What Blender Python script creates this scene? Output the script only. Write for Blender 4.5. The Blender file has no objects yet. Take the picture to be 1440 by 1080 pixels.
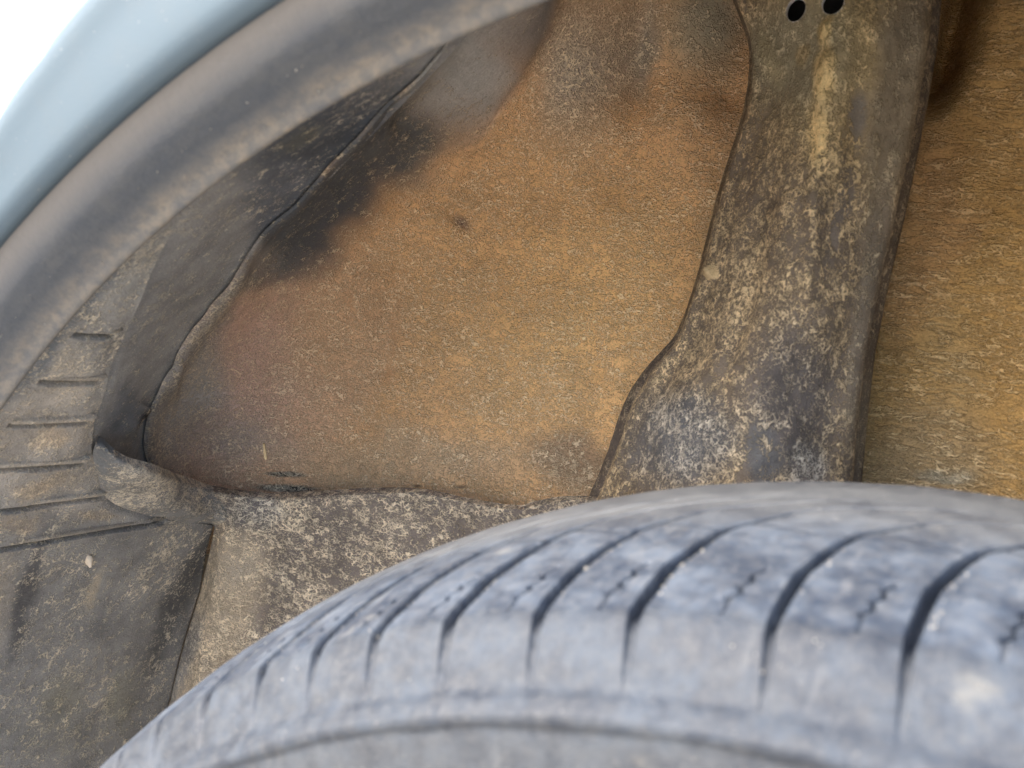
import bpy, bmesh, math, random
import numpy as np
from mathutils import Vector, Matrix, noise as mn
PI = math.pi
random.seed(7)
scene = bpy.context.scene
C = scene.collection

# ---------------------------------------------------------------- camera, world, sun, exposure
F_PX = 1250.0                                  # focal length in pixels of a 1440 wide picture
CAM = np.array([-0.0285, -0.1518, 0.3661])
YAW, PITCH, ROLL = -0.4958, -0.1110, 0.1418
def basis():
    cy, sy, cp, sp = math.cos(YAW), math.sin(YAW), math.cos(PITCH), math.sin(PITCH)
    f = np.array([sy*cp, cy*cp, sp]); r = np.array([cy, -sy, 0.0]); u = np.cross(r, f)
    c, s = math.cos(ROLL), math.sin(ROLL)
    return r*c+u*s, -r*s+u*c, f
RV, UV, FV = basis()
cam_data = bpy.data.cameras.new('camera')
cam = bpy.data.objects.new('camera', cam_data); C.objects.link(cam)
cam.matrix_world = Matrix(((RV[0], UV[0], -FV[0], CAM[0]), (RV[1], UV[1], -FV[1], CAM[1]), (RV[2], UV[2], -FV[2], CAM[2]), (0, 0, 0, 1)))
cam_data.sensor_width = 36.0; cam_data.lens = F_PX/1440*36
cam_data.clip_start = 0.005; cam_data.clip_end = 3000
cam_data.dof.use_dof = True; cam_data.dof.focus_distance = 0.50; cam_data.dof.aperture_fstop = 14.0
scene.camera = cam

SUN_EL, SUN_AZ = math.radians(38), math.radians(-140)      # azimuth measured from +Y towards +X
world = bpy.data.worlds.new('World'); scene.world = world; world.use_nodes = True
wn = world.node_tree
sky = wn.nodes.new('ShaderNodeTexSky'); sky.sky_type = 'NISHITA'; sky.sun_disc = False
sky.sun_elevation = SUN_EL; sky.sun_rotation = SUN_AZ
sky.air_density = 1.0; sky.dust_density = 3.0; sky.ozone_density = 1.0
bg = wn.nodes['Background']; bg.inputs['Strength'].default_value = 0.14
wn.links.new(sky.outputs[0], bg.inputs[0])
sd = bpy.data.lights.new('sun', 'SUN'); sd.energy = 1.4; sd.angle = math.radians(24); sd.color = (1.0, 0.97, 0.92)
sun = bpy.data.objects.new('sun', sd); C.objects.link(sun)
sdir = Vector((math.sin(SUN_AZ)*math.cos(SUN_EL), math.cos(SUN_AZ)*math.cos(SUN_EL), math.sin(SUN_EL)))
sun.rotation_euler = sdir.to_track_quat('Z', 'Y').to_euler()
vs = scene.view_settings
vs.view_transform = 'Standard'; vs.look = 'None'; vs.exposure = 2.0; vs.gamma = 1.0; vs.use_curve_mapping = False

# ---------------------------------------------------------------- geometry helpers
def ray(x, y):
    return FV + RV*(x-720)/F_PX - UV*(y-540)/F_PX
def on_plane(x, y, Y):                                     # where the line of sight meets the upright plane at depth Y in the car
    d = ray(x, y); return CAM + (Y-CAM[1])/d[1]*d
def on_cyl(x, y, R):                                       # ... meets the wheel arch cylinder of radius R
    d = ray(x, y); a = d[0]**2+d[2]**2; b = 2*(CAM[0]*d[0]+CAM[2]*d[2]); c = CAM[0]**2+CAM[2]**2-R*R
    return CAM + (-b+math.sqrt(b*b-4*a*c))/2/a*d
def pt(p):
    if len(p) == 4: return on_cyl(p[0], p[1], p[3])
    return on_plane(*p)
def catmull(P, n):
    """P (k,d) -> (n,d) through all points, chord parameter"""
    P = np.asarray(P, float); k = len(P)
    if k == 2:
        t = np.linspace(0, 1, n)[:, None]; return P[0]*(1-t)+P[1]*t
    d = np.linalg.norm(np.diff(P[:, :3], axis=0), axis=1)+1e-6; s = np.concatenate([[0], np.cumsum(d)]); s /= s[-1]
    m = np.zeros_like(P)
    for i in range(k):
        if i == 0: m[i] = (P[1]-P[0])/(s[1]-s[0])
        elif i == k-1: m[i] = (P[-1]-P[-2])/(s[-1]-s[-2])
        else:
            a = (P[i]-P[i-1])/(s[i]-s[i-1]); b = (P[i+1]-P[i])/(s[i+1]-s[i])
            m[i] = np.where(a*b > 0, 2*a*b/(a+b+1e-12*np.sign(a+b+1e-20)), 0)*.6 + .4*(a+b)/2*np.where(a*b > 0, 1, 0.3)
    t = np.linspace(0, 1, n); j = np.clip(np.searchsorted(s, t, 'right')-1, 0, k-2)
    h = (s[j+1]-s[j])[:, None]; u = ((t-s[j])[:, None])/h
    return (2*u**3-3*u**2+1)*P[j] + (u**3-2*u**2+u)*h*m[j] + (-2*u**3+3*u**2)*P[j+1] + (u**3-u**2)*h*m[j+1]
def surface(rows, nu, nv):
    """rows of control points -> grid (nv,nu,5): world xyz + surface map x,y"""
    R = []
    for row in rows:
        R.append(catmull([np.concatenate([pt(p), [p[0]*1e-3, p[1]*1e-3]]) for p in row], nu))
    R = np.array(R)
    out = np.zeros((nv, nu, 5))
    for i in range(nu): out[:, i] = catmull(R[:, i], nv)
    out[..., 3:] *= 1e3
    return out
def link(name, me, mat, parent=None):
    o = bpy.data.objects.new(name, me); C.objects.link(o); o.parent = parent
    if mat: me.materials.append(mat)
    return o
def grid_mesh(name, V, wrap=False, flip=False, smooth=True):
    nv, nu = V.shape[:2]
    idx = np.arange(nv*nu).reshape(nv, nu)
    a = idx[:-1, :-1].ravel(); b = idx[:-1, 1:].ravel(); c = idx[1:, 1:].ravel(); d = idx[1:, :-1].ravel()
    F = np.stack([a, d, c, b] if flip else [a, b, c, d], 1)
    if wrap:
        a = idx[-1, :-1]; b = idx[-1, 1:]; c = idx[0, 1:]; d = idx[0, :-1]
        F = np.concatenate([F, np.stack([a, d, c, b] if flip else [a, b, c, d], 1)])
    me = bpy.data.meshes.new(name)
    me.vertices.add(nv*nu); me.vertices.foreach_set('co', np.ascontiguousarray(V[..., :3], dtype=np.float32).ravel())
    me.loops.add(len(F)*4); me.loops.foreach_set('vertex_index', F.astype(np.int32).ravel())
    me.polygons.add(len(F)); me.polygons.foreach_set('loop_start', np.arange(0, len(F)*4, 4, dtype=np.int32))
    me.polygons.foreach_set('loop_total', np.full(len(F), 4, dtype=np.int32))
    me.update(); me.validate()
    if smooth: me.polygons.foreach_set('use_smooth', np.ones(len(F), dtype=bool))
    return me
def set_color(me, name, arr):
    a = me.color_attributes.new(name, 'FLOAT_COLOR', 'POINT')
    arr = arr.reshape(-1, arr.shape[-1])
    if arr.shape[1] == 3: arr = np.concatenate([arr, np.ones((len(arr), 1))], 1)
    a.data.foreach_set('color', arr.astype(np.float32).ravel())
def solid(o, t, off=1.0):
    m = o.modifiers.new('thickness', 'SOLIDIFY'); m.thickness = t; m.offset = off
def noise_field(P, scale, seed=0.0, octaves=2):
    out = np.empty(len(P))
    for i, p in enumerate(P):
        v = Vector((p[0]*scale+seed, p[1]*scale, p[2]*scale+seed*.7))
        out[i] = mn.fractal(v, 1.0, 2.0, octaves)
    return out
def sstep(a, b, x):
    t = np.clip((x-a)/(b-a), 0, 1); return t*t*(3-2*t)
def gauss_line(x, y, pts, w):
    """soft ridge along a polyline, in surface-map coordinates"""
    best = np.full(x.shape, 1e9)
    for (x0, y0), (x1, y1) in zip(pts[:-1], pts[1:]):
        dx, dy = x1-x0, y1-y0; t = np.clip(((x-x0)*dx+(y-y0)*dy)/(dx*dx+dy*dy), 0, 1)
        best = np.minimum(best, np.hypot(x-x0-t*dx, y-y0-t*dy))
    return np.exp(-(best/w)**2)

# mud maps: dry mud colour, bare plastic/underseal colour, coverage; stains are soft irregular ellipses on the surface map, a few standing for light or shade
def paint(V, mud, bare, cover, film, tone_patches, warp=18, seed=0.0):
    sh = V.shape[:2]; x = V[..., 3].ravel().copy(); y = V[..., 4].ravel().copy()
    P = np.stack([x/1000, y/1000, np.zeros_like(x)], 1)
    n1 = noise_field(P, 9, seed, 4); n2 = noise_field(P, 9, seed+31, 4)
    x += n1*warp; y += n2*warp
    col = np.tile(np.array(mud, float), (len(x), 1)); ba = np.tile(np.array(bare, float), (len(x), 1))
    co = np.full(len(x), float(cover)); fi = np.full(len(x), float(film))
    x0_, y0_ = V[..., 3].ravel(), V[..., 4].ravel()
    for s in tone_patches:
        if isinstance(s[0], list):                              # a streak along a line
            a = gauss_line(x, y, s[0], s[1])*s[2].get('a', 1.0); kw = s[2]
            if 'mud' in kw: col = col*(1-a[:, None])+np.array(kw['mud'])*a[:, None]
            if 'bare' in kw: ba = ba*(1-a[:, None])+np.array(kw['bare'])*a[:, None]
            if 'cover' in kw: co = co*(1-a)+kw['cover']*a
            if 'film' in kw: fi = fi*(1-a)+kw['film']*a
            continue
        cx, cy, rx, ry, ang, hard = s[:6]; kw = s[6]
        c, sn = math.cos(math.radians(ang)), math.sin(math.radians(ang))
        X_, Y_ = (x0_, y0_) if 'fix' in kw else (x, y); u = ((X_-cx)*c+(Y_-cy)*sn)/rx; v = (-(X_-cx)*sn+(Y_-cy)*c)/ry
        d = np.sqrt(u*u+v*v)
        a = (1-sstep(hard, 1.0, d))*kw.get('a', 1.0)
        if 'mud' in kw: col = col*(1-a[:, None])+np.array(kw['mud'])*a[:, None]
        if 'bare' in kw: ba = ba*(1-a[:, None])+np.array(kw['bare'])*a[:, None]
        if 'cover' in kw: co = co*(1-a)+kw['cover']*a
        if 'film' in kw: fi = fi*(1-a)+kw['film']*a
    return col.reshape(*sh, 3), ba.reshape(*sh, 3), np.stack([co, fi, fi*0], 1).reshape(*sh, 3)
def painted(name, V, mat, parent, *args, **kw):
    me = grid_mesh(name, V, flip=kw.pop('flip', False))
    col, ba, cf = paint(V, *args, **kw)
    set_color(me, 'mud', col); set_color(me, 'bare', ba); set_color(me, 'cover', cf)
    return link(name, me, mat, parent)

# ---------------------------------------------------------------- materials
class NT:
    def __init__(s, name):
        s.m = bpy.data.materials.new(name); s.m.use_nodes = True; s.t = s.m.node_tree
        s.b = s.t.nodes['Principled BSDF']; s.co = s.t.nodes.new('ShaderNodeTexCoord').outputs['Object']
    def put(s, sock, v):
        if isinstance(v, bpy.types.NodeSocket): s.t.links.new(v, sock)
        elif isinstance(v, (tuple, list)) and len(v) == 3 and sock.type == 'RGBA': sock.default_value = (*v, 1)
        else: sock.default_value = v
    def math(s, op, a, b=0.0, clamp=False):
        n = s.t.nodes.new('ShaderNodeMath'); n.operation = op; n.use_clamp = clamp
        s.put(n.inputs[0], a); s.put(n.inputs[1], b); return n.outputs[0]
    def vmath(s, op, a, b=(0, 0, 0), sc=None):
        n = s.t.nodes.new('ShaderNodeVectorMath'); n.operation = op
        s.put(n.inputs[0], a)
        if op == 'SCALE': s.put(n.inputs['Scale'], sc)
        else: s.put(n.inputs[1], b)
        return n.outputs[0]
    def noise(s, v, scale, detail=2.0, rough=.5, col=False, dist=0.0):
        n = s.t.nodes.new('ShaderNodeTexNoise'); s.put(n.inputs['Vector'], v)
        n.inputs['Scale'].default_value = scale; n.inputs['Detail'].default_value = detail
        n.inputs['Roughness'].default_value = rough; n.inputs['Distortion'].default_value = dist
        return n.outputs['Color' if col else 'Fac']
    def mix(s, f, a, b, mode='MIX'):
        n = s.t.nodes.new('ShaderNodeMix'); n.data_type = 'RGBA'; n.blend_type = mode
        s.put(n.inputs[0], f); s.put(n.inputs[6], a); s.put(n.inputs[7], b); return n.outputs[2]
    def ramp(s, v, a, b, c=0.0, d=1.0, smooth=True):
        n = s.t.nodes.new('ShaderNodeMapRange'); n.interpolation_type = 'SMOOTHSTEP' if smooth else 'LINEAR'
        for i, q in enumerate((v, a, b, c, d)): s.put(n.inputs[i], q)
        return n.outputs[0]
    def attr(s, name):
        n = s.t.nodes.new('ShaderNodeAttribute'); n.attribute_name = name; return n
    def bump(s, h, strength, dist, normal=None):
        n = s.t.nodes.new('ShaderNodeBump'); n.inputs['Strength'].default_value = strength; n.inputs['Distance'].default_value = dist
        s.put(n.inputs['Height'], h)
        if normal: s.put(n.inputs['Normal'], normal)
        return n.outputs[0]
    def sep(s, c):
        n = s.t.nodes.new('ShaderNodeSeparateColor'); s.put(n.inputs[0], c); return n.outputs
    def out(s, **kw):
        for k, v in kw.items(): s.put(s.b.inputs[k.replace('_', ' ')], v)
        return s.m

def mud_material(name, scale=300, stretch=(1, 1, 1), lw=.055, thick=1.0, clump=.5, relief=.0009, fine=.35, rough=.85, warp=.9, spec=.25, dullness=.3, pale=.45, mottle=1.0):
    """dried mud: curled threads and clots of pale mud over a stained surface"""
    g = NT(name)
    v = g.vmath('MULTIPLY', g.co, stretch)
    w = g.vmath('SUBTRACT', g.noise(v, scale*.9, 1.5, .5, col=True), (.5, .5, .5))
    vw = g.vmath('ADD', v, g.vmath('SCALE', w, sc=warp/scale*1.6))
    cov = g.sep(g.attr('cover').outputs['Color'])
    n1 = g.noise(vw, scale*.8, 1.0, .4)
    lineA = g.ramp(g.math('ABSOLUTE', g.math('SUBTRACT', n1, .5)), lw*.35, lw, 1, 0)
    n2 = g.noise(g.vmath('ADD', v, (3.1, 1.7, .4)), scale*1.15, 1.5, .5, dist=.6)
    lineB = g.ramp(g.math('ABSOLUTE', g.math('SUBTRACT', n2, .52)), lw*.3, lw*.85, .8, 0)
    br = g.noise(g.vmath('ADD', v, (7, 2, 5)), scale*.45, 3, .65)
    big = g.noise(v, scale*.07, 3, .6)
    thr = g.math('SUBTRACT', .70, g.math('ADD', g.math('MULTIPLY', cov[0], .42), g.math('MULTIPLY', g.math('SUBTRACT', big, .5), .35)))
    gate = g.ramp(br, thr, g.math('ADD', thr, .07))
    clot = g.ramp(g.noise(vw, scale*.85, 4, .66), g.math('ADD', thr, .17-.1*clump), g.math('ADD', thr, .22-.1*clump))
    n3 = g.noise(g.vmath('ADD', vw, (1.1, 4.2, 2.4)), scale*1.5, 1.5, .5)
    lineC = g.math('MULTIPLY', g.ramp(g.math('ABSOLUTE', g.math('SUBTRACT', n3, .5)), lw*.2, lw*1.1, 1, 0), g.ramp(g.noise(g.vmath('ADD', v, (9, 1, 3)), scale*.6, 2, .6), g.math('SUBTRACT', thr, .04), g.math('ADD', thr, .05), 0, .6))
    m = g.math('MAXIMUM', g.math('MULTIPLY', g.math('MAXIMUM', lineA, lineB), gate), g.math('MULTIPLY', clot, thick), clamp=True)
    m = g.math('MAXIMUM', m, lineC)
    # thin film of dust between the clots
    f1 = g.noise(v, scale*.03, 5, .65); grain = g.noise(g.co, scale*4, 3, .7)
    film = g.math('MULTIPLY', cov[1], g.ramp(f1, .25, .7, 1-.45*mottle, 1+.15*mottle), clamp=True)
    mudc = g.attr('mud').outputs['Color']; bare = g.attr('bare').outputs['Color']
    dull = g.mix(dullness, mudc, (0.08, .055, .04))
    c = g.mix(film, bare, dull)
    c = g.mix(g.math('MULTIPLY', m, .95), c, g.mix(pale, mudc, (.95, .80, .56)))
    c = g.mix(1.0, c, g.ramp(grain, .25, .75, .72, 1.3), 'MULTIPLY')
    c = g.mix(1.0, c, g.ramp(g.noise(g.co, scale*.12, 4, .7), .3, .7, 1-.2*mottle, 1+.18*mottle), 'MULTIPLY')
    h = g.math('ADD', g.math('MULTIPLY', m, 1.0), g.math('MULTIPLY', grain, fine))
    h = g.math('ADD', h, g.math('MULTIPLY', g.noise(vw, scale*.5, 3, .6), .9))
    nb = g.bump(h, 1.0, relief)
    return g.out(Base_Color=c, Roughness=rough, Normal=nb, Specular_IOR_Level=spec)

M = {}
M['inner'] = mud_material('dried_ochre_mud', 310, (1, 1, 1.5), .055, .5, .2, .0009, dullness=.10, pale=.5, mottle=.35)
M['column'] = mud_material('clotted_mud_on_steel', 480, (1, 1, .8), .062, .75, .5, .0008, pale=.25)
M['ledge'] = mud_material('netted_mud_on_plastic', 340, (.85, 1, 1.3), .072, .5, .2, .0008)
M['bulkhead'] = mud_material('rippled_ochre_mud', 300, (.55, 1, 1.9), .06, .4, .2, .0012, rough=.85, dullness=.15, pale=.2, mottle=.4)
M['liner'] = mud_material('dusty_black_liner', 330, (1, 1, 1), .05, .8, .8, .0006, fine=.5, rough=.75, spec=.35)
M['pocket'] = mud_material('matt_grey_liner', 400, (1, 1, 1), .05, .5, .4, .0004, fine=.6)

def m_paint():
    g = NT('pale_blue_car_paint')
    d = g.ramp(g.noise(g.co, 60, 6, .7), .45, .75, 0, .25)
    c = g.mix(d, (.112, .155, .19), (.14, .165, .18))
    c = g.mix(g.ramp(g.noise(g.co, 900, 2, .5), .72, .76, 0, .5), c, (.4, .4, .38))
    return g.out(Base_Color=c, Roughness=.7, Specular_IOR_Level=.25, Coat_Weight=.1, Coat_Roughness=.4, Normal=g.bump(g.noise(g.co, 700, 2), .25, .0002))
def m_flange():
    g = NT('dusty_flange')
    at = g.sep(g.attr('zone').outputs['Color'])
    n = g.noise(g.co, 90, 6, .7); n2 = g.noise(g.co, 260, 4, .65)
    dark = g.mix(g.ramp(n, .3, .75, 0, .75), (.095, .108, .128), (.145, .15, .155))
    tan = g.mix(g.ramp(n2, .35, .65), (.17, .16, .145), (.29, .245, .19))
    pale = (.25, .238, .228)  # rolled lip: edge highlight put into the colour, plus dust
    c = g.mix(at[0], dark, pale)
    c = g.mix(g.math('MULTIPLY', at[1], g.ramp(n, .2, .75, .25, .9)), c, tan)
    c = g.mix(g.ramp(n2, .70, .74, 0, .6), c, (.32, .28, .23))
    return g.out(Base_Color=c, Roughness=.6, Normal=g.bump(n2, .6, .0008))
def m_rubber():
    g = NT('dusty_worn_rubber')
    at = g.sep(g.attr('tread').outputs['Color'])      # r: depth below the tread face, g: lateral place
    n = g.noise(g.co, 70, 6, .68); n2 = g.noise(g.co, 320, 5, .7); st = g.noise(g.vmath('MULTIPLY', g.co, (1, .25, .25)), 160, 4, .6)
    c = g.mix(g.ramp(n, .36, .66), (.024, .034, .054), (.086, .107, .140))
    c = g.mix(g.ramp(g.noise(g.vmath('ADD', g.co, (4, 1, 7)), 120, 5, .7, dist=.8), .50, .68, 0, .75), c, (.035, .045, .065))   # rubbed dark patches
    c = g.mix(g.ramp(n2, .35, .75, 0, .4), c, (.16, .16, .16))
    c = g.mix(g.ramp(g.noise(g.vmath('ADD', g.co, (2, 5, 1)), 38, 4, .6), .63, .74, 0, .5), c, (.30, .285, .25))   # dried pale splashes
    c = g.mix(g.ramp(st, .6, .75, 0, .35), c, (.26, .26, .26))
    c = g.mix(g.math('MULTIPLY', at[2], g.ramp(n, .3, .6, .35, .8)), c, (.115, .117, .118))     # dust on the crown and below the ring
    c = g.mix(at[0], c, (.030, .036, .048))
    c = g.mix(g.ramp(g.noise(g.co, 1100, 2, .5), .70, .74, 0, .6), c, (.3, .29, .27))
    c = g.mix(1.0, c, g.ramp(at[1], .072, .092, .70, 1.15), 'MULTIPLY')               # running face lightened and side darkened in place of light from above
    h = g.math('ADD', g.math('MULTIPLY', n2, .6), g.noise(g.co, 1500, 3, .6))
    return g.out(Base_Color=c, Roughness=g.ramp(n, .3, .7, .5, .72), Normal=g.bump(h, .7, .0004), Specular_IOR_Level=.5)
def m_flat(name, col, rough=.7, metal=0, var=.25, sc=120):
    g = NT(name)
    c = g.mix(1.0, col, g.ramp(g.noise(g.co, sc, 5, .65), .3, .7, 1-var, 1+var), 'MULTIPLY')
    return g.out(Base_Color=c, Roughness=rough, Metallic=metal, Normal=g.bump(g.noise(g.co, sc*6, 3), .4, .0004))
M['paint'] = m_paint(); M['flange'] = m_flange(); M['rubber'] = m_rubber()
M['dark'] = m_flat('added_dark_sheet', (.045, .042, .042), .8)
M['shell'] = m_flat('brown_underseal', (.2, .14, .08), .85)
M['rim'] = m_flat('silver_wheel_paint', (.5, .5, .5), .35, .6)
M['straw'] = m_flat('dry_straw', (.62, .48, .28), .8)
M['clod'] = m_flat('pale_dry_clay', (.8, .66, .5), .9)
M['grit'] = m_flat('pale_grit', (.36, .34, .30), .7)
M['ground'] = m_flat('sandy_ground', (.50, .44, .36), .95, 0, .15, 6)

# ---------------------------------------------------------------- ground
me = bpy.data.meshes.new('ground'); S = 600
me.from_pydata([(-S, -S, -.33), (S, -S, -.33), (S, S, -.33), (-S, S, -.33)], [], [(0, 1, 2, 3)])
ground = link('ground', me, M['ground']); ground['kind'] = 'structure'

# ---------------------------------------------------------------- the car
car = bpy.data.objects.new('car', None); C.objects.link(car); car.location = (0, 0, 0)
car['label'] = 'pale blue car with a muddy open wheel arch above one worn dusty tyre'; car['category'] = 'car'

def revolve(angles, prof):
    """angles (deg, 0 = top of the wheel), prof(angle)->list of (r,y)"""
    return np.array([[(r*math.sin(math.radians(a)), y, r*math.cos(math.radians(a))) for r, y in prof(a)] for a in angles])

# outer fender: swells out over the arch, then falls away to the bonnet
def fender_prof(a):
    k = (a+36)*.0011                                      # the shoulder of the panel climbs away from the arch towards the top
    k = max(-.006, min(.03, k))
    key = [(.4759, .0215), (.4763, .0190), (.4772, .0174), (.4790, .0165), (.484, .0155), (.492+k*.7, .0140), (.4992+k, .0124), (.5006+k, .0124), (.5015+k, .0134), (.5024+k, .0165), (.504+k, .023), (.507+k, .035), (.519+k, .068), (.543+k, .135), (.58+k, .20), (.64+k, .25), (.72+k, .27)]
    return [tuple(q) for q in catmull(np.array([(r, y, 0) for r, y in key]), 140)[:, :2]]
me = grid_mesh('fender', revolve(np.arange(-110, 111, 1.0), fender_prof))
fender = link('fender', me, M['paint'], car); solid(fender, .001, -1)
# rolled flange of the arch
key = [(.4762, .0195), (.4757, .0210), (.4748, .0232), (.4735, .0252), (.4715, .0275), (.469, .0305), (.467, .036), (.4655, .041), (.463, .046), (.4600, .0497), (.4603, .0507), (.463, .052), (.472, .053), (.482, .053)]
P = catmull(np.array([(r, y, 0) for r, y in key]), 70)[:, :2]
ang = np.arange(-110, 111, .5)
V = revolve(ang, lambda a: [tuple(q) for q in P])
me = grid_mesh('arch_flange', V)
z = np.zeros((*V.shape[:2], 3)); yy = P[:, 1][None, :]
z[..., 0] = (1-sstep(.0235, .0315, yy)); z[..., 1] = sstep(.038, .047, yy)
set_color(me, 'zone', z)
flange = link('arch_flange', me, M['flange'], car); solid(flange, .0012, -1)

# ---- arch liner: the slotted strip that follows the arch and widens into the lower panel
RL = .465
BA = [(-110, .23), (-89.3, .234), (-81.5, .242), (-71.4, .239), (-64.7, .225), (-63.2, .186), (-61.2, .152), (-59.8, .135), (-55.9, .114), (-53.4, .105), (-51.0, .100), (-48.6, .092), (-46.3, .086), (-43.2, .079), (-39.6, .069), (-36.9, .061), (-34.6, .055), (-30, .052), (-10, .052)]
def y_edge(a): return np.interp(a, [b[0] for b in BA], [b[1] for b in BA])
SLOTS = [(-45.65, .0625, .080, 1.5), (-49.4, .0635, .091, 1.0), (-52.8, .064, .101, 1.1), (-56.25, .063, .112, 1.2), (-59.5, .058, .134, 1.4), (-62.8, .056, .184, 1.5)]
TILT = {-45.65: 0, -49.4: -.2, -52.8: -.2, -56.25: -.5, -59.5: -.5, -62.8: -.6}
angs = np.concatenate([np.arange(-110, -66, .35), np.arange(-66, -44, .055), np.arange(-44, -12, .3)])
nu = 150
V = np.zeros((len(angs), nu, 5))
yL = .048
ye = y_edge(angs)
u = np.linspace(0, 1, nu)
Y = yL+(ye-yL)[:, None]*u[None, :]
A = np.repeat(angs[:, None], nu, 1)
R = np.full_like(A, RL)
for s0, y0, y1, wd in SLOTS:
    mid = s0+TILT[s0]*((Y-y0)/(y1-y0)-.5)
    d = (A-mid)*PI/180*RL*1000                              # mm along the strip, positive upwards
    e = sstep(y0-.002, y0+.004, Y)*(1-sstep(y1-.003, y1+.0015, Y))
    R += e*.0075*np.exp(-((d+1.0)/(1.0+.35*wd))**6)                   # the slit
    R -= e*.0007*np.where(d > 0, np.exp(-np.maximum(d-.8, 0)/7), 0)*sstep(.4, 1.0, d)
    R -= e*.0009*np.exp(-((d+3.6)/.7)**2)
# gentle waviness of the thin plastic and a drawn-in edge
fl = np.array([mn.noise(Vector((a*.12, b*40, 3))) for a, b in zip(A.ravel(), Y.ravel())]).reshape(A.shape)
R += fl*.0016
R += .002*np.exp(-((Y-ye[:, None])/.006)**2)*(A > -63)
V[..., 0] = R*np.sin(np.radians(A)); V[..., 1] = Y; V[..., 2] = R*np.cos(np.radians(A))
# surface map coordinates: the picture place of each point is only used to key the stains
D = V[..., :3]-CAM; zz = D@FV; zz = np.maximum(zz, .02)
V[..., 3] = 720+F_PX*(D@RV)/zz; V[..., 4] = 540-F_PX*(D@UV)/zz
GREY = (.33, .30, .265); TAN = (.47, .37, .26); OCHRE = (.47, .30, .125)
liner = painted('arch_liner', V, M['liner'], car, (.56, .53, .48), (.19, .195, .20), .42, .5, [
    (70, 640, 130, 130, -20, .4, dict(film=.85, mud=(.58, .53, .47))),
    (95, 530, 70, 60, 0, .4, dict(film=.9, mud=(.60, .55, .48))),
    (75, 615, 40, 22, 0, .3, dict(mud=(.74, .60, .45), cover=.6)), (60, 680, 60, 18, -8, .3, dict(mud=(.70, .57, .43), cover=.55)),
    (20, 740, 50, 20, -10, .3, dict(mud=(.66, .54, .41), cover=.55)), (130, 725, 50, 10, -8, .3, dict(mud=(.66, .55, .42), cover=.5)),
    (215, 345, 60, 150, 35, .4, dict(film=.75, mud=(.50, .50, .48))),
    (150, 395, 30, 120, 36, .2, dict(film=.2, bare=(.11, .14, .175))), (60, 500, 26, 130, 36, .2, dict(film=.25, bare=(.11, .14, .175))),
    (260, 830, 32, 190, 18, .3, dict(film=.12, bare=(.085, .086, .088))), (40, 830, 26, 150, 14, .3, dict(film=.15, bare=(.095, .095, .1))),  # leading ellipse: darker band along the fold
    (0, 850, 30, 120, 10, .2, dict(film=.85, mud=(.56, .5, .42))),
    (135, 825, 12, 45, 25, .4, dict(film=.95, mud=(.62, .54, .42))), (75, 890, 22, 30, 25, .3, dict(film=.7)), (170, 990, 40, 60, 30, .2, dict(film=.55, mud=(.48, .45, .34))), (90, 980, 40, 60, 20, .2, dict(film=.55, mud=(.48, .45, .34))),
    (70, 1040, 120, 70, 0, .2, dict(film=.5, a=.6, mud=(.34, .32, .25)))], warp=22, seed=3.3)
solid(liner, .002, -1)
V = np.array([[(.500*math.sin(math.radians(a)), .056+t*(float(y_edge(a))+.03-.056), .500*math.cos(math.radians(a))) for t in np.linspace(0, 1, 12)] for a in np.arange(-110, -12, 2.0)])
link('sky_leak_shroud', grid_mesh('sky_leak_shroud', V), M['dark'], car)  # added shroud behind the liner, keeps sky light from leaking in
# raised lips over the slits: each one a piece of its own
for s0, y0, y1, wd in SLOTS:
    n = 40; rows = []
    for i in range(n):
        t = i/(n-1); yy_ = y0-.001+t*(y1+.0015-y0); w = math.sin(PI*min(1, max(0, t)))**.35
        a0 = s0+TILT[s0]*(t-.5)
        ring = []
        for da, dr in ((.3, .004), (.35, .0005), (.5, -.0006*w), (.9, -.0009*w), (1.8, -.0010*w), (3.2, -.0008), (3.6, .001)):
            a = a0+math.degrees(da/1000/RL); r = RL+dr*(.8+.3*wd)+mn.noise(Vector((a*9, yy_*160, 1)))*.00012
            ring.append((r*math.sin(math.radians(a)), yy_, r*math.cos(math.radians(a))))
        rows.append(ring)
    W = np.array(rows); W = np.concatenate([W, np.zeros((*W.shape[:2], 2))], 2)
    D = W[..., :3]-CAM; zz = np.maximum(D@FV, .02); W[..., 3] = 720+F_PX*(D@RV)/zz; W[..., 4] = 540-F_PX*(D@UV)/zz
    painted('slot_lip', W, M['liner'], liner, (.42, .38, .32), (.12, .12, .12), .4, .62, [(60, 640, 160, 200, 0, .3, dict(film=.9, mud=(.62, .56, .48)))], seed=s0)

# ---- pocket behind the strip, up to the crease
def crs_x(y): return float(np.mean([crs_raw(y+k) for k in range(-32, 33, 8)]))
def crs_raw(y): return np.interp(y, [-60, 0, 50, 100, 200, 275, 335, 440, 520, 585, 620, 660, 720, 790], [760, 690, 645, 603, 503, 432, 366, 291, 241, 211, 202, 212, 232, 250])
LFT = [(640, 5), (560, 60), (440, 140), (340, 212), (285, 265), (230, 360), (175, 480), (150, 560), (136, 602), (134, 640)]
CRS = [(745, -60), (690, 0), (605, 100), (505, 205), (436, 275), (371, 340), (283, 465), (230, 560), (206, 630), (215, 690)]
rows = []
for (x0, y0), (x1, y1) in zip(LFT, CRS):
    x1 = crs_x(y1)
    f = lambda t: (x0+(x1-x0)*t, y0+(y1-y0)*t)
    rows.append([(*f(-.3), 0, RL+.0045), (*f(.0), 0, RL+.0045), (*f(.15), 0, .4715), (*f(.5), 0, .479), (*f(.9), 0, .4875), (f(1)[0]+10, y1, 0, .4895)])
V = surface(rows, 130, 260)
x, y = V[..., 3], V[..., 4]
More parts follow.
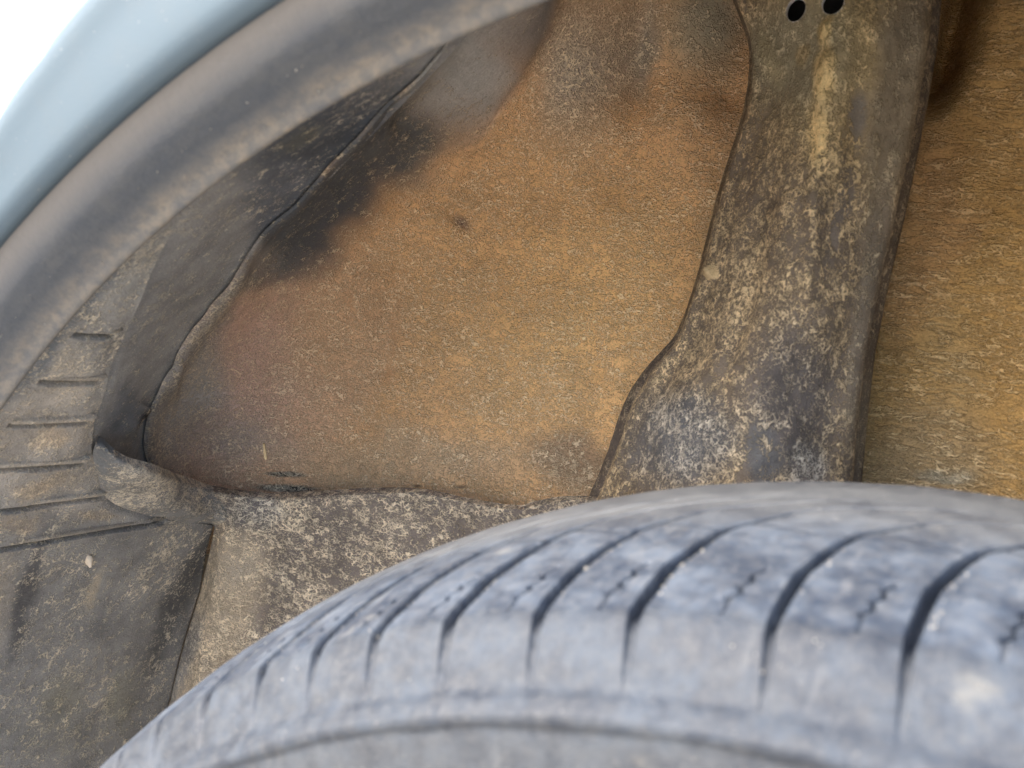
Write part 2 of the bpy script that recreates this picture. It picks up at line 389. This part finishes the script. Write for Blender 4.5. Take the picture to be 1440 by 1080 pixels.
pit = gauss_line(x, y, [(196, 578), (183, 592), (172, 606)], 9)
V[..., 1] += .007*pit - .002*gauss_line(x, y, [(215, 585), (190, 606), (180, 622)], 5) + .002*gauss_line(x, y, [(189, 604), (190, 632)], 2.2)
V[..., 1] += .0025*gauss_line(x, y, [(480, 140), (420, 200), (370, 260)], 25)
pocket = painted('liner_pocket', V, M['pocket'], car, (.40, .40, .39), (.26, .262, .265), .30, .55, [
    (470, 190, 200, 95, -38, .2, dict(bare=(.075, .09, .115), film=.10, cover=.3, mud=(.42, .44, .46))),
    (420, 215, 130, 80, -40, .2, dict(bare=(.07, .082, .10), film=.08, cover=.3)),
    (390, 290, 50, 90, 35, .4, dict(bare=(.10, .115, .145), film=.2)),
    (165, 575, 26, 60, 15, .3, dict(bare=(.12, .14, .17), film=.3)),
    (185, 592, 12, 26, 35, .3, dict(bare=(.02, .022, .03), film=.05, cover=.5)),
    (420, 200, 60, 16, -35, .2, dict(mud=(.3, .29, .2), film=.3, cover=.4))], seed=1.1)

# ---- inner wing panel behind the wheel
rows = []
for yv in [-70, -10, 50, 110, 170, 230, 290, 350, 420, 490, 560, 620, 670, 720, 780]:
    cx = float(crs_x(yv)); y0 = yv
    r = [(cx-3, y0, 0, .4865), (cx+5, y0, 0, .4855)]
    base = on_cyl(cx, yv, .487)[1]
    for dx, t in ((30, .22), (80, .52), (150, .78), (240, .93), (360, 1.0)):
        r.append((cx+dx, y0, base+(.268-base)*t))
    for xx in (cx+(1150-cx)*.75, 1150): r.append((max(xx, cx+400), y0, .272 if xx < 1100 else .275))
    rows.append(r)
V = surface(rows, 420, 360)
x, y = V[..., 3].copy(), V[..., 4].copy()
fade = 1-sstep(150, 300, y)
dY = np.zeros_like(x)
dY -= .010*gauss_line(x, y, [(735, -60), (690, 20), (645, 110), (590, 175)], 26)
dY += .011*gauss_line(x, y, [(785, -60), (735, 20), (690, 110), (660, 170)], 30)
dY -= .016*np.exp(-((x-815+.12*(y-100))/48)**2)*fade
dY += .008*np.exp(-((x-892)/22)**2)*(1-sstep(120, 230, y))
dY -= .004*np.exp(-((x-950)/40)**2)*fade
dY += .007*gauss_line(x, y, [(1050, -20), (1035, 60), (1030, 120)], 40)
nz = np.array([mn.fractal(Vector((a*.03, b*.018, 7)), 1, 2, 3) for a, b in zip(x.ravel(), y.ravel())]).reshape(x.shape)*np.exp(-((x-530)/55)**2-((y-440)/80)**2)
dY += .0050*gauss_line(x, y, [(560, 380), (545, 440), (535, 520)], 14) + .002*nz - .005*gauss_line(x, y, [(520, 400), (512, 450)], 18)
dY += .0025*gauss_line(x, y, [(632, 298), (650, 322)], 9)
dY += .003*gauss_line(x, y, [(835, 430), (830, 600)], 22) - .002*gauss_line(x, y, [(780, 430), (770, 640)], 30)
dY -= .004*gauss_line(x, y, [(380, 380), (470, 290), (600, 215)], 40)
dY += .0030*gauss_line(x, y, [(250, 520), (240, 640)], 9)
nf = noise_field(np.stack([x.ravel()/1000, y.ravel()/1000, x.ravel()*0], 1), 7, 5, 3).reshape(x.shape)
dY += nf*.0045
V[..., 1] += dY
PUR = (.31, .22, .165)
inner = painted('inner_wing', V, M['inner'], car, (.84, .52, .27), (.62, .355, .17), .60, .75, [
    (820, 430, 300, 340, 10, 0, dict(mud=(1.0, .63, .29), bare=(.78, .46, .195))),
    (310, 520, 250, 330, 10, .1, dict(mud=(.78, .53, .43), bare=(.55, .36, .29))),
    (500, 440, 110, 170, 0, .2, dict(mud=(.78, .50, .30), bare=(.55, .33, .19), a=.8)),
    (250, 560, 90, 170, 12, .3, dict(mud=(.60, .57, .54), bare=(.36, .35, .345), film=.6)),
    (330, 620, 110, 70, 0, .2, dict(mud=(.64, .50, .42), bare=(.40, .32, .28))),
    (560, 650, 260, 60, 0, .3, dict(mud=(.78, .56, .36), bare=(.52, .355, .22), a=.7)),
    (800, 640, 110, 60, 20, .3, dict(mud=(.4, .28, .19), bare=(.2, .135, .1), cover=.75, a=.8)),
    (820, 100, 110, 170, 10, 0, dict(mud=(.66, .54, .40), bare=(.29, .24, .225), film=.4, cover=.85)),
    (890, 60, 40, 130, 0, .1, dict(mud=(.44, .37, .28), bare=(.24, .205, .18), film=.5)),
    (985, 20, 110, 130, 0, .1, dict(mud=(.50, .43, .30), bare=(.34, .29, .21), cover=.4)),
    (660, 80, 105, 210, 28, .1, dict(mud=(.55, .55, .53), bare=(.42, .43, .44), cover=.15, film=.6)),  # fold highlight painted in as pale grey; its dark valley follows
    (750, 10, 75, 130, 20, 0, dict(mud=(.33, .32, .30), bare=(.22, .22, .23), cover=.12, film=.4)),
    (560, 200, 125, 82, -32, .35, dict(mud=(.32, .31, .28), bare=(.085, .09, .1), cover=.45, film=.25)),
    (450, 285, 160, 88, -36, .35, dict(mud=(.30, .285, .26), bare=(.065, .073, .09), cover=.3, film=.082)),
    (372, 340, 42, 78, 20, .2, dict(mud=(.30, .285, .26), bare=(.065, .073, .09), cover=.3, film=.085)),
    (1030, 330, 60, 260, 12, .2, dict(mud=(.66, .46, .25), bare=(.4, .27, .16), a=.6)),
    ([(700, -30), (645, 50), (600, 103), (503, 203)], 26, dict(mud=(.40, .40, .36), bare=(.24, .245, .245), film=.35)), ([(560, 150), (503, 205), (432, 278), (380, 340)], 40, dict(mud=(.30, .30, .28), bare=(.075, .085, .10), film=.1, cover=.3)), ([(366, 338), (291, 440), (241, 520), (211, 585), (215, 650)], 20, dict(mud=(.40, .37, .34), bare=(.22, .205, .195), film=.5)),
    (645, 312, 22, 13, 35, .1, dict(fix=1, mud=(.4, .22, .14), bare=(.13, .07, .055), film=.2)), (590, 292, 8, 6, 35, .3, dict(bare=(.15, .08, .06), film=.4)),
    (707, 217, 6, 5, 0, .3, dict(bare=(.12, .07, .06), film=.3)),
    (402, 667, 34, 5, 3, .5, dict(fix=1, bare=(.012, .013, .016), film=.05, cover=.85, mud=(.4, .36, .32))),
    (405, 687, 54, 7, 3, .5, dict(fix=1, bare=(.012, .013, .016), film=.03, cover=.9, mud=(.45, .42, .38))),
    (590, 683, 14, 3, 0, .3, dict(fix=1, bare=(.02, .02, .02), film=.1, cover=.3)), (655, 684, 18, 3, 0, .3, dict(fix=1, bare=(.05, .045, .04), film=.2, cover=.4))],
    warp=30, seed=8.2)

# ---- ledge: rolled rim and the lower wing below it
def lift(p, **k): return p
rows = [
    [(142, 612, 0, RL+.006), (162, 633, 0, .4615), (205, 649, 0, .457), (255, 668, .188), (300, 683, .218), (325, 688, .229)],
    [(138, 618, 0, RL+.002), (159, 643, 0, .4575), (203, 660, 0, .453), (256, 680, .181), (300, 693, .212), (325, 697, .224)],
    [(134, 622, 0, RL), (154, 668, 0, .459), (215, 700, 0, .459), (268, 712, .192), (300, 718, .214), (325, 725, .226)],
    [(130, 640, 0, RL+.001), (150, 699, 0, RL+.001), (235, 733, 0, RL+.001), (272, 737, 0, RL+.001), (302, 740, 0, RL+.001), (325, 745, .228)]]
V = surface(rows, 150, 70)
V[..., 1] += noise_field(V[..., :3].reshape(-1, 3), 60, 2, 3).reshape(V.shape[:2])*.0015
rim_ = painted('liner_rim', V, M['ledge'], car, (.50, .48, .45), (.20, .205, .21), .68, .45, [
    (142, 640, 34, 80, -10, 0, dict(cover=.2, film=.2, bare=(.12, .13, .14))), (250, 720, 90, 16, 10, .3, dict(cover=.4, film=.3))], seed=2.2)  # first patch darkens the rim tip in place of a crease shadow
cols = [(300, 683, .218), (330, 688, .228), (370, 693, .235), (450, 690, .240), (520, 686, .243), (600, 688, .245), (660, 700, .246), (730, 710, .247), (760, 703, .247), (800, 697, .248), (850, 700, .249), (940, 720, .25)]
foldx = [300, 300, 302, 281, 240, 205]
rows = []
for j, (yy_, dy) in enumerate([(0, 0), (9, -.006), (50, -.0055), (150, -.003), (300, -.002), (430, -.002)]):
    r = []
    for i, (cx, cy, cY) in enumerate(cols):
        w = max(0, 1-(cx-300)/240.0)
        r.append((cx+(foldx[j]-300)*w, cy+yy_+(0 if i else (0, 1, 5, -3, -3, -3)[j]), (cY+dy) if i else None))
    if j == 0: r[0] = (300, 683, .218)
    elif j == 1: r[0] = (300, 693, .212)
    else: r[0] = ((302, 281, 240, 205)[j-2], (738, 830, 980, 1110)[j-2], 0, RL+.001)
    rows.append(r)
V = surface(rows, 330, 200)
V[..., 1] += noise_field(V[..., :3].reshape(-1, 3), 45, 6, 3).reshape(V.shape[:2])*.0016*sstep(0, .1, np.linspace(0, 1, 330))[None, :]
lower = painted('lower_wing', V, M['ledge'], car, (.68, .56, .43), (.14, .12, .115), .60, .22, [
    (300, 890, 80, 190, 18, .35, dict(film=1.0, cover=.6, mud=(.78, .62, .44))), (320, 800, 45, 70, 10, .2, dict(film=.9, mud=(.72, .60, .45))),
    (262, 930, 26, 90, 15, .3, dict(mud=(.56, .53, .5), film=.8)),
    (560, 730, 60, 30, 0, .2, dict(film=.4, a=.6)), (350, 720, 70, 35, 10, .3, dict(mud=(.54, .52, .49), cover=.66)),
    (500, 770, 90, 40, -20, .3, dict(cover=.66, a=.7)), (790, 710, 60, 12, 0, .3, dict(cover=.5, bare=(.13, .12, .11)))], seed=4.4)

# ---- upright bracket in front of the inner wing
def lx(y): return np.interp(y, [-90, -20, 20, 60, 100, 150, 280, 380, 430, 480, 510, 540, 575, 610, 650, 705, 780], [1015, 1028, 1043, 1058, 1059, 1052, 1012, 987, 972, 952, 925, 905, 886, 876, 862, 838, 815])
def rx(y): return np.interp(y, [-90, 0, 60, 150, 290, 400, 500, 600, 680, 780], [1316, 1310, 1305, 1290, 1262, 1236, 1216, 1205, 1198, 1190])
def lxs(y): return float(np.mean([lx(y+d) for d in (-14, -7, 0, 7, 14)]))
rows = []
for yv in list(range(-90, 480, 48))+[480, 500, 520, 540, 560, 580, 610, 650, 690, 740, 790]:
    a, b = lxs(yv), float(rx(yv)); w = b-a; q = sstep(470, 600, yv)
    r = [(a+3, yv, .256), (a+.5, yv, .246), (a, yv, .238), (a+4, yv, .2345), (a+.07*w, yv, .232), (a+.20*w, yv, .222-.006*q), (a+.38*w, yv, .209), (a+.52*w, yv, .206), (a+.70*w, yv, .212), (a+.87*w, yv, .224), (b-5, yv, .233), (b, yv, .238), (b+.5, yv, .245), (b-2, yv, .256)]
    rows.append(r)
V = surface(rows, 260, 420)
x, y = V[..., 3].copy(), V[..., 4].copy()
V[..., 1] += .0035*gauss_line(x, y, [(1215, 60), (1200, 200), (1190, 300)], 16) - .003*gauss_line(x, y, [(1165, 40), (1150, 260), (1140, 420)], 14)
V[..., 1] += .003*gauss_line(x, y, [(1080, 280), (1060, 400), (1010, 560)], 14) - .002*gauss_line(x, y, [(925, 560), (890, 640), (870, 700)], 8)
V[..., 1] -= .003*gauss_line(x, y, [(995, 378), (1000, 386)], 9)
V[..., 1] += noise_field(V[..., :3].reshape(-1, 3), 55, 9, 3).reshape(V.shape[:2])*.0022
bracket = painted('body_bracket', V, M['column'], car, (.66, .48, .27), (.12, .102, .093), .60, .18, [
    (1170, 60, 180, 260, 0, 0, dict(mud=(.82, .60, .25), bare=(.20, .165, .10), film=.45)),
    (1120, 80, 130, 130, 0, .3, dict(film=.6, mud=(.52, .46, .30))), (1085, 85, 25, 60, -10, .3, dict(film=.8, mud=(.64, .55, .33))),
    (1255, 150, 45, 260, 8, .4, dict(film=.65, cover=.45, mud=(.50, .42, .29))), (1225, 420, 28, 260, 8, .4, dict(film=.5, cover=.5, mud=(.48, .40, .29))),
    (1165, 50, 16, 34, 0, .4, dict(cover=.84, mud=(.95, .70, .29))), (1168, 110, 22, 60, 5, .4, dict(cover=.84, mud=(.95, .69, .29))), (1150, 190, 22, 60, 5, .4, dict(cover=.80, mud=(.92, .66, .28))),
    (1135, 80, 14, 22, 0, .4, dict(cover=.8, mud=(.6, .46, .23))),
    (1210, 160, 18, 60, 6, .3, dict(cover=.2, film=.15, bare=(.13, .127, .13))), (1180, 290, 18, 130, 6, .2, dict(cover=.35, film=.12, bare=(.14, .125, .12))),
    (997, 380, 14, 12, 0, .5, dict(cover=1.2, film=1, mud=(.5, .36, .19))),
    (1110, 560, 100, 160, 10, .2, dict(bare=(.07, .066, .074), mud=(.56, .47, .38), cover=.48)),
    (960, 620, 110, 90, -30, .3, dict(bare=(.078, .084, .098), mud=(.55, .51, .47), cover=.52, film=.15)),
    (1070, 640, 40, 60, 0, .3, dict(cover=.35, film=.12, bare=(.11, .12, .135))), (1130, 650, 45, 50, 0, .3, dict(mud=(.58, .55, .51), cover=.62))], warp=16, seed=6.1)
# two round holes punched through it
solid(bracket, .003, 1)
bracket.modifiers[-1].offset = 1
for k, (hx, hy, hr) in enumerate(((1118, 12, 12.5), (1173, 8, 12.5))):
    c = on_plane(hx, hy, .212); d = Vector(ray(hx, hy)).normalized(); d = (d+Vector((0, 1.2, 0))).normalized()
    bm = bmesh.new(); bmesh.ops.create_cone(bm, cap_ends=True, segments=40, radius1=hr*.325/1000, radius2=hr*.325/1000, depth=.10)
    bm.transform(Matrix.Translation(Vector(c)) @ d.to_track_quat('Z', 'Y').to_matrix().to_4x4())
    cm = bpy.data.meshes.new('cut'); bm.to_mesh(cm); bm.free()
    co_ = bpy.data.objects.new('cut', cm); C.objects.link(co_)
    b = bracket.modifiers.new('hole', 'BOOLEAN'); b.operation = 'DIFFERENCE'; b.object = co_; b.solver = 'EXACT'
dg = bpy.context.evaluated_depsgraph_get()
nm_ = bpy.data.meshes.new_from_object(bracket.evaluated_get(dg), depsgraph=dg); nm_.name = 'body_bracket'
bracket.modifiers.clear(); bracket.data = nm_
for o in [o for o in bpy.data.objects if o.name.startswith('cut')]: bpy.data.objects.remove(o)

rows = [[(lxs(yv)+4, yv, .2565), (lxs(yv)+.5*(float(rx(yv))-lxs(yv)), yv, .250), (float(rx(yv))-4, yv, .2565)] for yv in range(-110, 800, 50)]
link('hole_shade_plate', grid_mesh('hole_shade_plate', surface(rows, 20, 40)), M['dark'], bracket)  # dark plate added behind the holes to stand for the shade inside
# dark strips along both edges of the bracket, painting in the shadow gap
def edge_strip(fn, w0, w1, Ya, Yb, y0, y1):
    rows = []
    for yv in np.arange(y0, y1, 24):
        e = fn(float(yv)); w = w1 if y0 < 0 else -3+(w1+3)*sstep(y0+20, y0+110, float(yv)); rows.append([(e+w0, yv, Ya), (e+(w0+w)/2, yv, (Ya+Yb)/2-.001), (e+w, yv, Yb), (e+w+(1 if w > w0 else -1), yv, Yb+.006)])
    V = surface(rows, 24, 200)
    V[..., 1] += noise_field(V[..., :3].reshape(-1, 3), 120, 2, 2).reshape(V.shape[:2])*.001
    return V
def wl(y): return lxs(y)
o = painted('bracket_edge_strip', edge_strip(lambda y: lxs(y), 8, -4-0, .247, .252, -90, 470), M['column'], bracket, (.3, .2, .11), (.10, .08, .062), .45, .35, [], seed=1)
o = painted('bracket_edge_strip', edge_strip(lambda y: lxs(y), 8, -12, .249, .256, 425, 740), M['column'], bracket, (.26, .2, .15), (.075, .066, .066), .4, .3, [], seed=1)
o = painted('bracket_edge_strip', edge_strip(lambda y: float(rx(y)), -8, 13, .247, .258, -90, 760), M['column'], bracket, (.28, .2, .12), (.085, .07, .062), .5, .3, [
    (1190, 600, 60, 200, 0, .3, dict(film=.6, mud=(.3, .24, .16)))], seed=1)

# ---- bulkhead panel to the right
rows = []
for yv in range(-120, 840, 60):
    rows.append([(xx, yv, .272+d) for xx, d in ((1130, .004), (1200, .004), (1260, .003), (1320, .002), (1380, 0), (1450, -.002), (1530, -.004), (1620, -.004))])
V = surface(rows, 280, 380)
x, y = V[..., 3].copy(), V[..., 4].copy()
V[..., 1] += .045*np.exp(-((x-1315-.25*(60-y))/42)**2)*(1-sstep(60, 190, y)) + .0015*np.exp(-((x-1395)/18)**2)*sstep(350, 480, y)
V[..., 1] += noise_field(np.stack([x.ravel()/1000, y.ravel()/1000, x.ravel()*0], 1), 9, 15, 3).reshape(x.shape)*.004
V[..., 1] += noise_field(np.stack([x.ravel()/2200, y.ravel()/1000, x.ravel()*0], 1), 75, 25, 2).reshape(x.shape)*.0009*sstep(150, 500, y)
bulk = painted('bulkhead_panel', V, M['bulkhead'], car, (.62, .38, .14), (.38, .22, .08), .60, .8, [
    (1300, 330, 90, 220, 10, .3, dict(mud=(.60, .36, .16), bare=(.38, .21, .08))),
    (1310, 650, 150, 130, 0, .2, dict(mud=(.56, .39, .20), bare=(.31, .21, .105), film=.6)),
    (1350, 510, 60, 120, 0, .2, dict(mud=(.54, .36, .16), bare=(.33, .21, .085), a=.8)),
    (1340, 670, 60, 22, 10, .2, dict(mud=(.5, .44, .32), film=.8))], warp=30, seed=12)

# ---- unseen body slabs, added to block light, close the well (roof, back and the far side of the arch)
bm = bmesh.new()
def slab(x0, x1, y0, y1, z0, z1):
    r = bmesh.ops.create_cube(bm, size=1.0); bmesh.ops.scale(bm, vec=(x1-x0, y1-y0, z1-z0), verts=r['verts']); bmesh.ops.translate(bm, vec=((x0+x1)/2, (y0+y1)/2, (z0+z1)/2), verts=r['verts'])
slab(-.50, .60, .10, .50, .585, .60); slab(-.60, .60, .33, .36, -.05, .583); slab(.53, .55, .08, .328, -.05, .583)
me = bpy.data.meshes.new('body_light_block'); bm.to_mesh(me); bm.free()
shell = link('body_light_block', me, M['shell'], car)
V = revolve(np.arange(8, 105, 1.0), lambda a: [(RL, .048+t*.24) for t in np.linspace(0, 1, 30)])
rear = link('rear_arch_liner', grid_mesh('rear_arch_liner', V), M['shell'], car); solid(rear, .002, 1)

# ---------------------------------------------------------------- wheel
wheel = bpy.data.objects.new('wheel', None); C.objects.link(wheel); wheel.parent = car; wheel.location = (0, 0, 0)
TW, TC, RT = .1933, .014, .33
prof = [(.040, .205), (.030, .208), (.018, .220), (.008, .240), (.0025, .262), (.0012, .282), (.0016, .2935), (.0018, .2960), (.0010, .2975), (.0010, .2988), (.0018, .3000), (.0036, .3016), (.0058, .3030), (.0085, .3075), (.0118, .3125), (.0140, .3150), (.0152, .3163)]
prof = catmull(np.array([(a, b, 0) for a, b in prof]), 150)[:, :2]
ys = np.concatenate([np.arange(.0157, .086, .0006), np.arange(.086, .176, .003)])
crown = np.stack([ys, RT-TC*(2*(ys-.015)/(TW-.03)-1)**2], 1)
inn = catmull(np.array([(.1785, .3155, 0), (.186, .306, 0), (.192, .285, 0), (.191, .255, 0), (.180, .225, 0), (.160, .206, 0)]), 30)[:, :2]
outer = np.concatenate([prof, crown])
sl_ = np.concatenate([[0], np.cumsum(np.hypot(*np.diff(outer, axis=0).T))])
cut_ = sl_[np.searchsorted(outer[:, 0], 9)-1] if False else sl_[-1]
n_out = 330; su = np.concatenate([np.linspace(0, .035, 24, endpoint=False), np.arange(.035, sl_[150]+.072, .0005), np.linspace(sl_[150]+.073, sl_[-1], 34)])
fine_ = np.linspace(0, sl_[-1], 2400); fp = np.stack([np.interp(fine_, sl_, outer[:, i]) for i in (0, 1)], 1)
ker = np.exp(-.5*(np.arange(-40, 41)*(fine_[1])/.0017)**2); ker /= ker.sum()
fq = np.stack([np.convolve(np.pad(fp[:, i], 40, mode='reflect', reflect_type='odd'), ker, 'valid') for i in (0, 1)], 1)
wgt = sstep(.0085, .0115, fp[:, 0])[:, None]*(fp[:, 1] > .295)[:, None]; fp = fp*(1-wgt)+fq*wgt
outer = np.stack([np.interp(su, fine_, fp[:, i]) for i in (0, 1)], 1)
sidep = prof
prof = np.concatenate([outer, inn])
tan = np.gradient(prof, axis=0); tan /= np.linalg.norm(tan, axis=1)[:, None]+1e-12
nrm = np.stack([-tan[:, 1], tan[:, 0]], 1)                  # (y,r) outward
th = np.concatenate([np.arange(-180, -62, .6), np.arange(-62, -36, .11), np.arange(-36, 3, .06), np.arange(3, 180, .6)])
TH, YY = np.meshgrid(th, prof[:, 0]*1000, indexing='ij')
RR = np.repeat(prof[None, :, 1]*1000, len(th), 0)
known = [-38.6, -34.5, -30.9, -27.37, -23.48, -19.3, -15.33, -10.4, -6.15]
pitches = [4.1, 3.7, 4.3, 4.0, 4.7]
ks = list(known); i = 0
while ks[-1] < 180: ks.append(ks[-1]+pitches[i % 5]); i += 1
while ks[0] > -180: ks.insert(0, ks[0]-pitches[i % 5]); i += 1
OFFY = [0, 15, 22, 33, 41, 47, 51, 55, 58, 60, 64, 68, 72, 76, 82, 90]
OFFT = [0, 0, .1, .35, .8, 1.12, 1.45, 1.8, 2.3, 2.65, 3.3, 4.1, 5.4, 7.0, 9.6, 13]
mm = RT*1000*PI/180                                         # mm per degree
def cut(th_, y_, theta0, mirror=False):
    yq = (TW*1000-y_) if mirror else y_
    off = np.interp(yq, OFFY, OFFT); g = np.interp(yq, [(a+b)/2 for a, b in zip(OFFY, OFFY[1:])], [(c-d)/(b-a) for a, b, d, c in zip(OFFY, OFFY[1:], OFFT, OFFT[1:])])*mm
    d = np.abs((th_-theta0-off)*mm)/np.sqrt(1+g*g)/(1.25 if theta0 < -20 else .95 if theta0 < -12 else .7)
    hw = np.interp(yq, [4, 8, 12, 15, 19, 26, 44, 56, 66, 80], [.4, .7, 1.1, 1.4, 1.6, 1.75, 1.75, 1.3, .8, .45])
    dep = np.interp(yq, [4.5, 8, 12, 16, 22, 60, 76, 84], [0, .6, 1.3, 2.8, 5.0, 4.5, 2.8, 0])
    return dep*(1-sstep(hw-.25, hw+.35, d))
def seg(th_, y_, pts, hw, dep):
    best = np.full(th_.shape, 1e9)
    for (t0, y0), (t1, y1) in zip(pts[:-1], pts[1:]):
        ax, ay = (t1-t0)*mm, y1-y0; px_, py_ = (th_-t0)*mm, y_-y0
        t = np.clip((px_*ax+py_*ay)/(ax*ax+ay*ay), 0, 1); best = np.minimum(best, np.hypot(px_-t*ax, py_-t*ay))
    return dep*(1-sstep(hw-.2, hw+.3, best))
depth = np.zeros_like(TH); mark = np.zeros_like(TH)
for n_, k in enumerate(ks):
    nx = ks[n_+1]-k if n_+1 < len(ks) else 4.2
    lo, hi = np.searchsorted(th, [k-1, k+14]); sl = slice(lo, hi)
    if hi-lo < 2: continue
    t_, y_ = TH[sl], YY[sl]; tread_only = RR[sl] > 300
    d = np.where(tread_only, cut(t_, y_, k), 0)
    d = np.maximum(d, cut(t_, y_, k-nx/2, True)*(y_ > 100))
    mark[sl] = np.maximum(mark[sl], seg(t_, y_, [(k+2.4, 57.5), (k+3.4, 56.2), (k+5.2, 53.2)], .5, 1))
    c = k+nx*.70; zz = [(c+(.55, .12, .30, -.12, .06, -.38)[j], (34, 31, 29, 26.2, 24.5, 21.5)[j]) for j in range(6)]
    d = np.maximum(d, seg(t_, y_, zz, .38, 2.4)); d = np.maximum(d, seg(t_, y_, [(c-.25, 21), (c-.3, 16.5)], .3, .9))
    depth[sl] = np.maximum(depth[sl], d)
mark = np.maximum(mark, .7*(1-sstep(.3, .9, np.abs(YY-82-.5*np.sin(np.radians(TH*43)))))*(RR > 310))
depth += .25*mark
sag = np.array([mn.noise(Vector((a*.35, b*.09, 0))) for a, b in zip(TH[:, ::6].ravel(), YY[:, ::6].ravel())]).reshape(TH[:, ::6].shape)
sag = np.array([np.interp(np.arange(TH.shape[1]), np.arange(0, TH.shape[1], 6), r) for r in sag])
dd = (depth-sag*.35*(RR > 296))/1000
# shoulder ribs worn into soft scallops on the side
Vt = np.zeros((*TH.shape, 3))
yy2 = prof[None, :, 0]-nrm[None, :, 0]*dd; rr2 = prof[None, :, 1]-nrm[None, :, 1]*dd
Vt[..., 0] = rr2*np.sin(np.radians(TH)); Vt[..., 1] = yy2; Vt[..., 2] = rr2*np.cos(np.radians(TH))
me = grid_mesh('tyre', Vt, wrap=True)
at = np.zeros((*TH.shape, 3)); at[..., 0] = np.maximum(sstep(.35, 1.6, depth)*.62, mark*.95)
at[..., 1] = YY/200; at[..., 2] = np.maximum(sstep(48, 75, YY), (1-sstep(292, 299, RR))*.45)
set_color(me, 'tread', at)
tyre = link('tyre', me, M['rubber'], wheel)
P = catmull(np.array([(.04, .206, 0), (.030, .203, 0), (.034, .195, 0), (.05, .188, 0), (.07, .17, 0), (.06, .12, 0), (.055, .07, 0), (.045, .03, 0), (.045, .001, 0)]), 50)[:, :2]
rim = link('rim', grid_mesh('rim', revolve(np.arange(-180, 180.1, 3), lambda a: [(q[1], q[0]) for q in P])), M['rim'], wheel); solid(rim, .006, 1)
V = revolve(np.arange(-180, 180.1, 4), lambda a: [(.205, .04), (.19, .06), (.19, .15), (.206, .162)])
link('rim_barrel', grid_mesh('rim_barrel', V), M['rim'], wheel)

# ---------------------------------------------------------------- loose bits
def blob(name, c, size, mat, parent=None, stretch=(1, 1, 1), d=None, seed=0):
    bm = bmesh.new(); bmesh.ops.create_icosphere(bm, subdivisions=3, radius=1)
    for v in bm.verts:
        v.co *= 1+.35*mn.noise(v.co*1.3+Vector((seed, 0, 0)))+.12*mn.noise(v.co*4+Vector((seed, 3, 0)))
        v.co = Vector((v.co.x*stretch[0], v.co.y*stretch[1], v.co.z*stretch[2]))*size
    if d is not None: bm.transform(d.to_matrix().to_4x4())
    bm.transform(Matrix.Translation(Vector(c)))
    for f in bm.faces: f.smooth = True
    me = bpy.data.meshes.new(name); bm.to_mesh(me); bm.free(); return link(name, me, mat, parent)
from mathutils import Euler
c = on_cyl(125, 788, RL-.0012)
o = blob('clay_clod', (0, 0, 0), .0024, M['clod'], None, (1, .6, 1.4), Euler((0, -.5, 0)).to_quaternion(), 4); o.location = c
o['label'] = 'small pale clod of dry clay stuck below the lowest slit of the dark liner'; o['category'] = 'clod'
# straw lying against the inner wing
a = Vector(on_plane(371, 624, .218)); b = Vector(on_plane(374, 645, .222))
bm = bmesh.new(); d = (b-a)
bmesh.ops.create_cone(bm, cap_ends=True, segments=8, radius1=.0007, radius2=.0009, depth=d.length)
bm.transform(d.to_track_quat('Z', 'Y').to_matrix().to_4x4())
me = bpy.data.meshes.new('straw'); bm.to_mesh(me); bm.free()
o = link('straw', me, M['straw']); o.location = (a+b)/2
o['label'] = 'short upright bit of straw on the brown inner panel, above the ledge'; o['category'] = 'straw'
# grit on the tyre, the flange and the liner
bmg = bmesh.new()
def add_grit(p, s):
    r = bmesh.ops.create_icosphere(bmg, subdivisions=1, radius=1)
    q = Euler((random.random()*6, random.random()*6, random.random()*6)).to_matrix()
    for v in r['verts']:
        w = Vector((v.co.x*1.3, v.co.y*.8, v.co.z*.7))*s*(1+.3*random.uniform(-1, 1)); v.co = q @ w + Vector(p)
def tyre_pt(t, y):
    s = (y/1000-.015)/(TW-.03)
    r = RT-TC*(2*s-1)**2 if y > 15.5 else np.interp(y/1000, sidep[100:150, 0], sidep[100:150, 1])
    return (r*math.sin(math.radians(t)), y/1000, r*math.cos(math.radians(t)))
for i in range(60):
    t = random.uniform(-55, 0); y = random.choice([random.uniform(6, 60), random.uniform(9, 16)])
    add_grit(tyre_pt(t, y), random.choice([.0001, .00014, .00018, .0003]))
for k in known+[-1.9, 2.2]:                                  # grit and dust caught on the lower lip of each groove
    for i in range(22):
        y = random.triangular(18, 50, 30)
        t = k+np.interp(y, OFFY, OFFT)+(2.3+random.uniform(-.3, .9))/mm
        add_grit(tyre_pt(t, y), random.uniform(.00012, .0004) if k > -20 else random.uniform(.0001, .0002))
for hx, hy, yy_ in ((608, 983, 0), (1205, 880, 0), (1208, 893, 0), (868, 990, 0)):
    pass
for i in range(45):
    a = random.uniform(-55, -20); r = random.choice([.4605, .463, .4665]); y = {.4605: .049, .463: .0455, .4665: .0365}[r]
    add_grit((r*math.sin(math.radians(a)), y, r*math.cos(math.radians(a))), random.uniform(.00012, .0004))
me = bpy.data.meshes.new('grit'); bmg.to_mesh(me); bmg.free()
o = link('grit', me, M['grit']); o['kind'] = 'stuff'
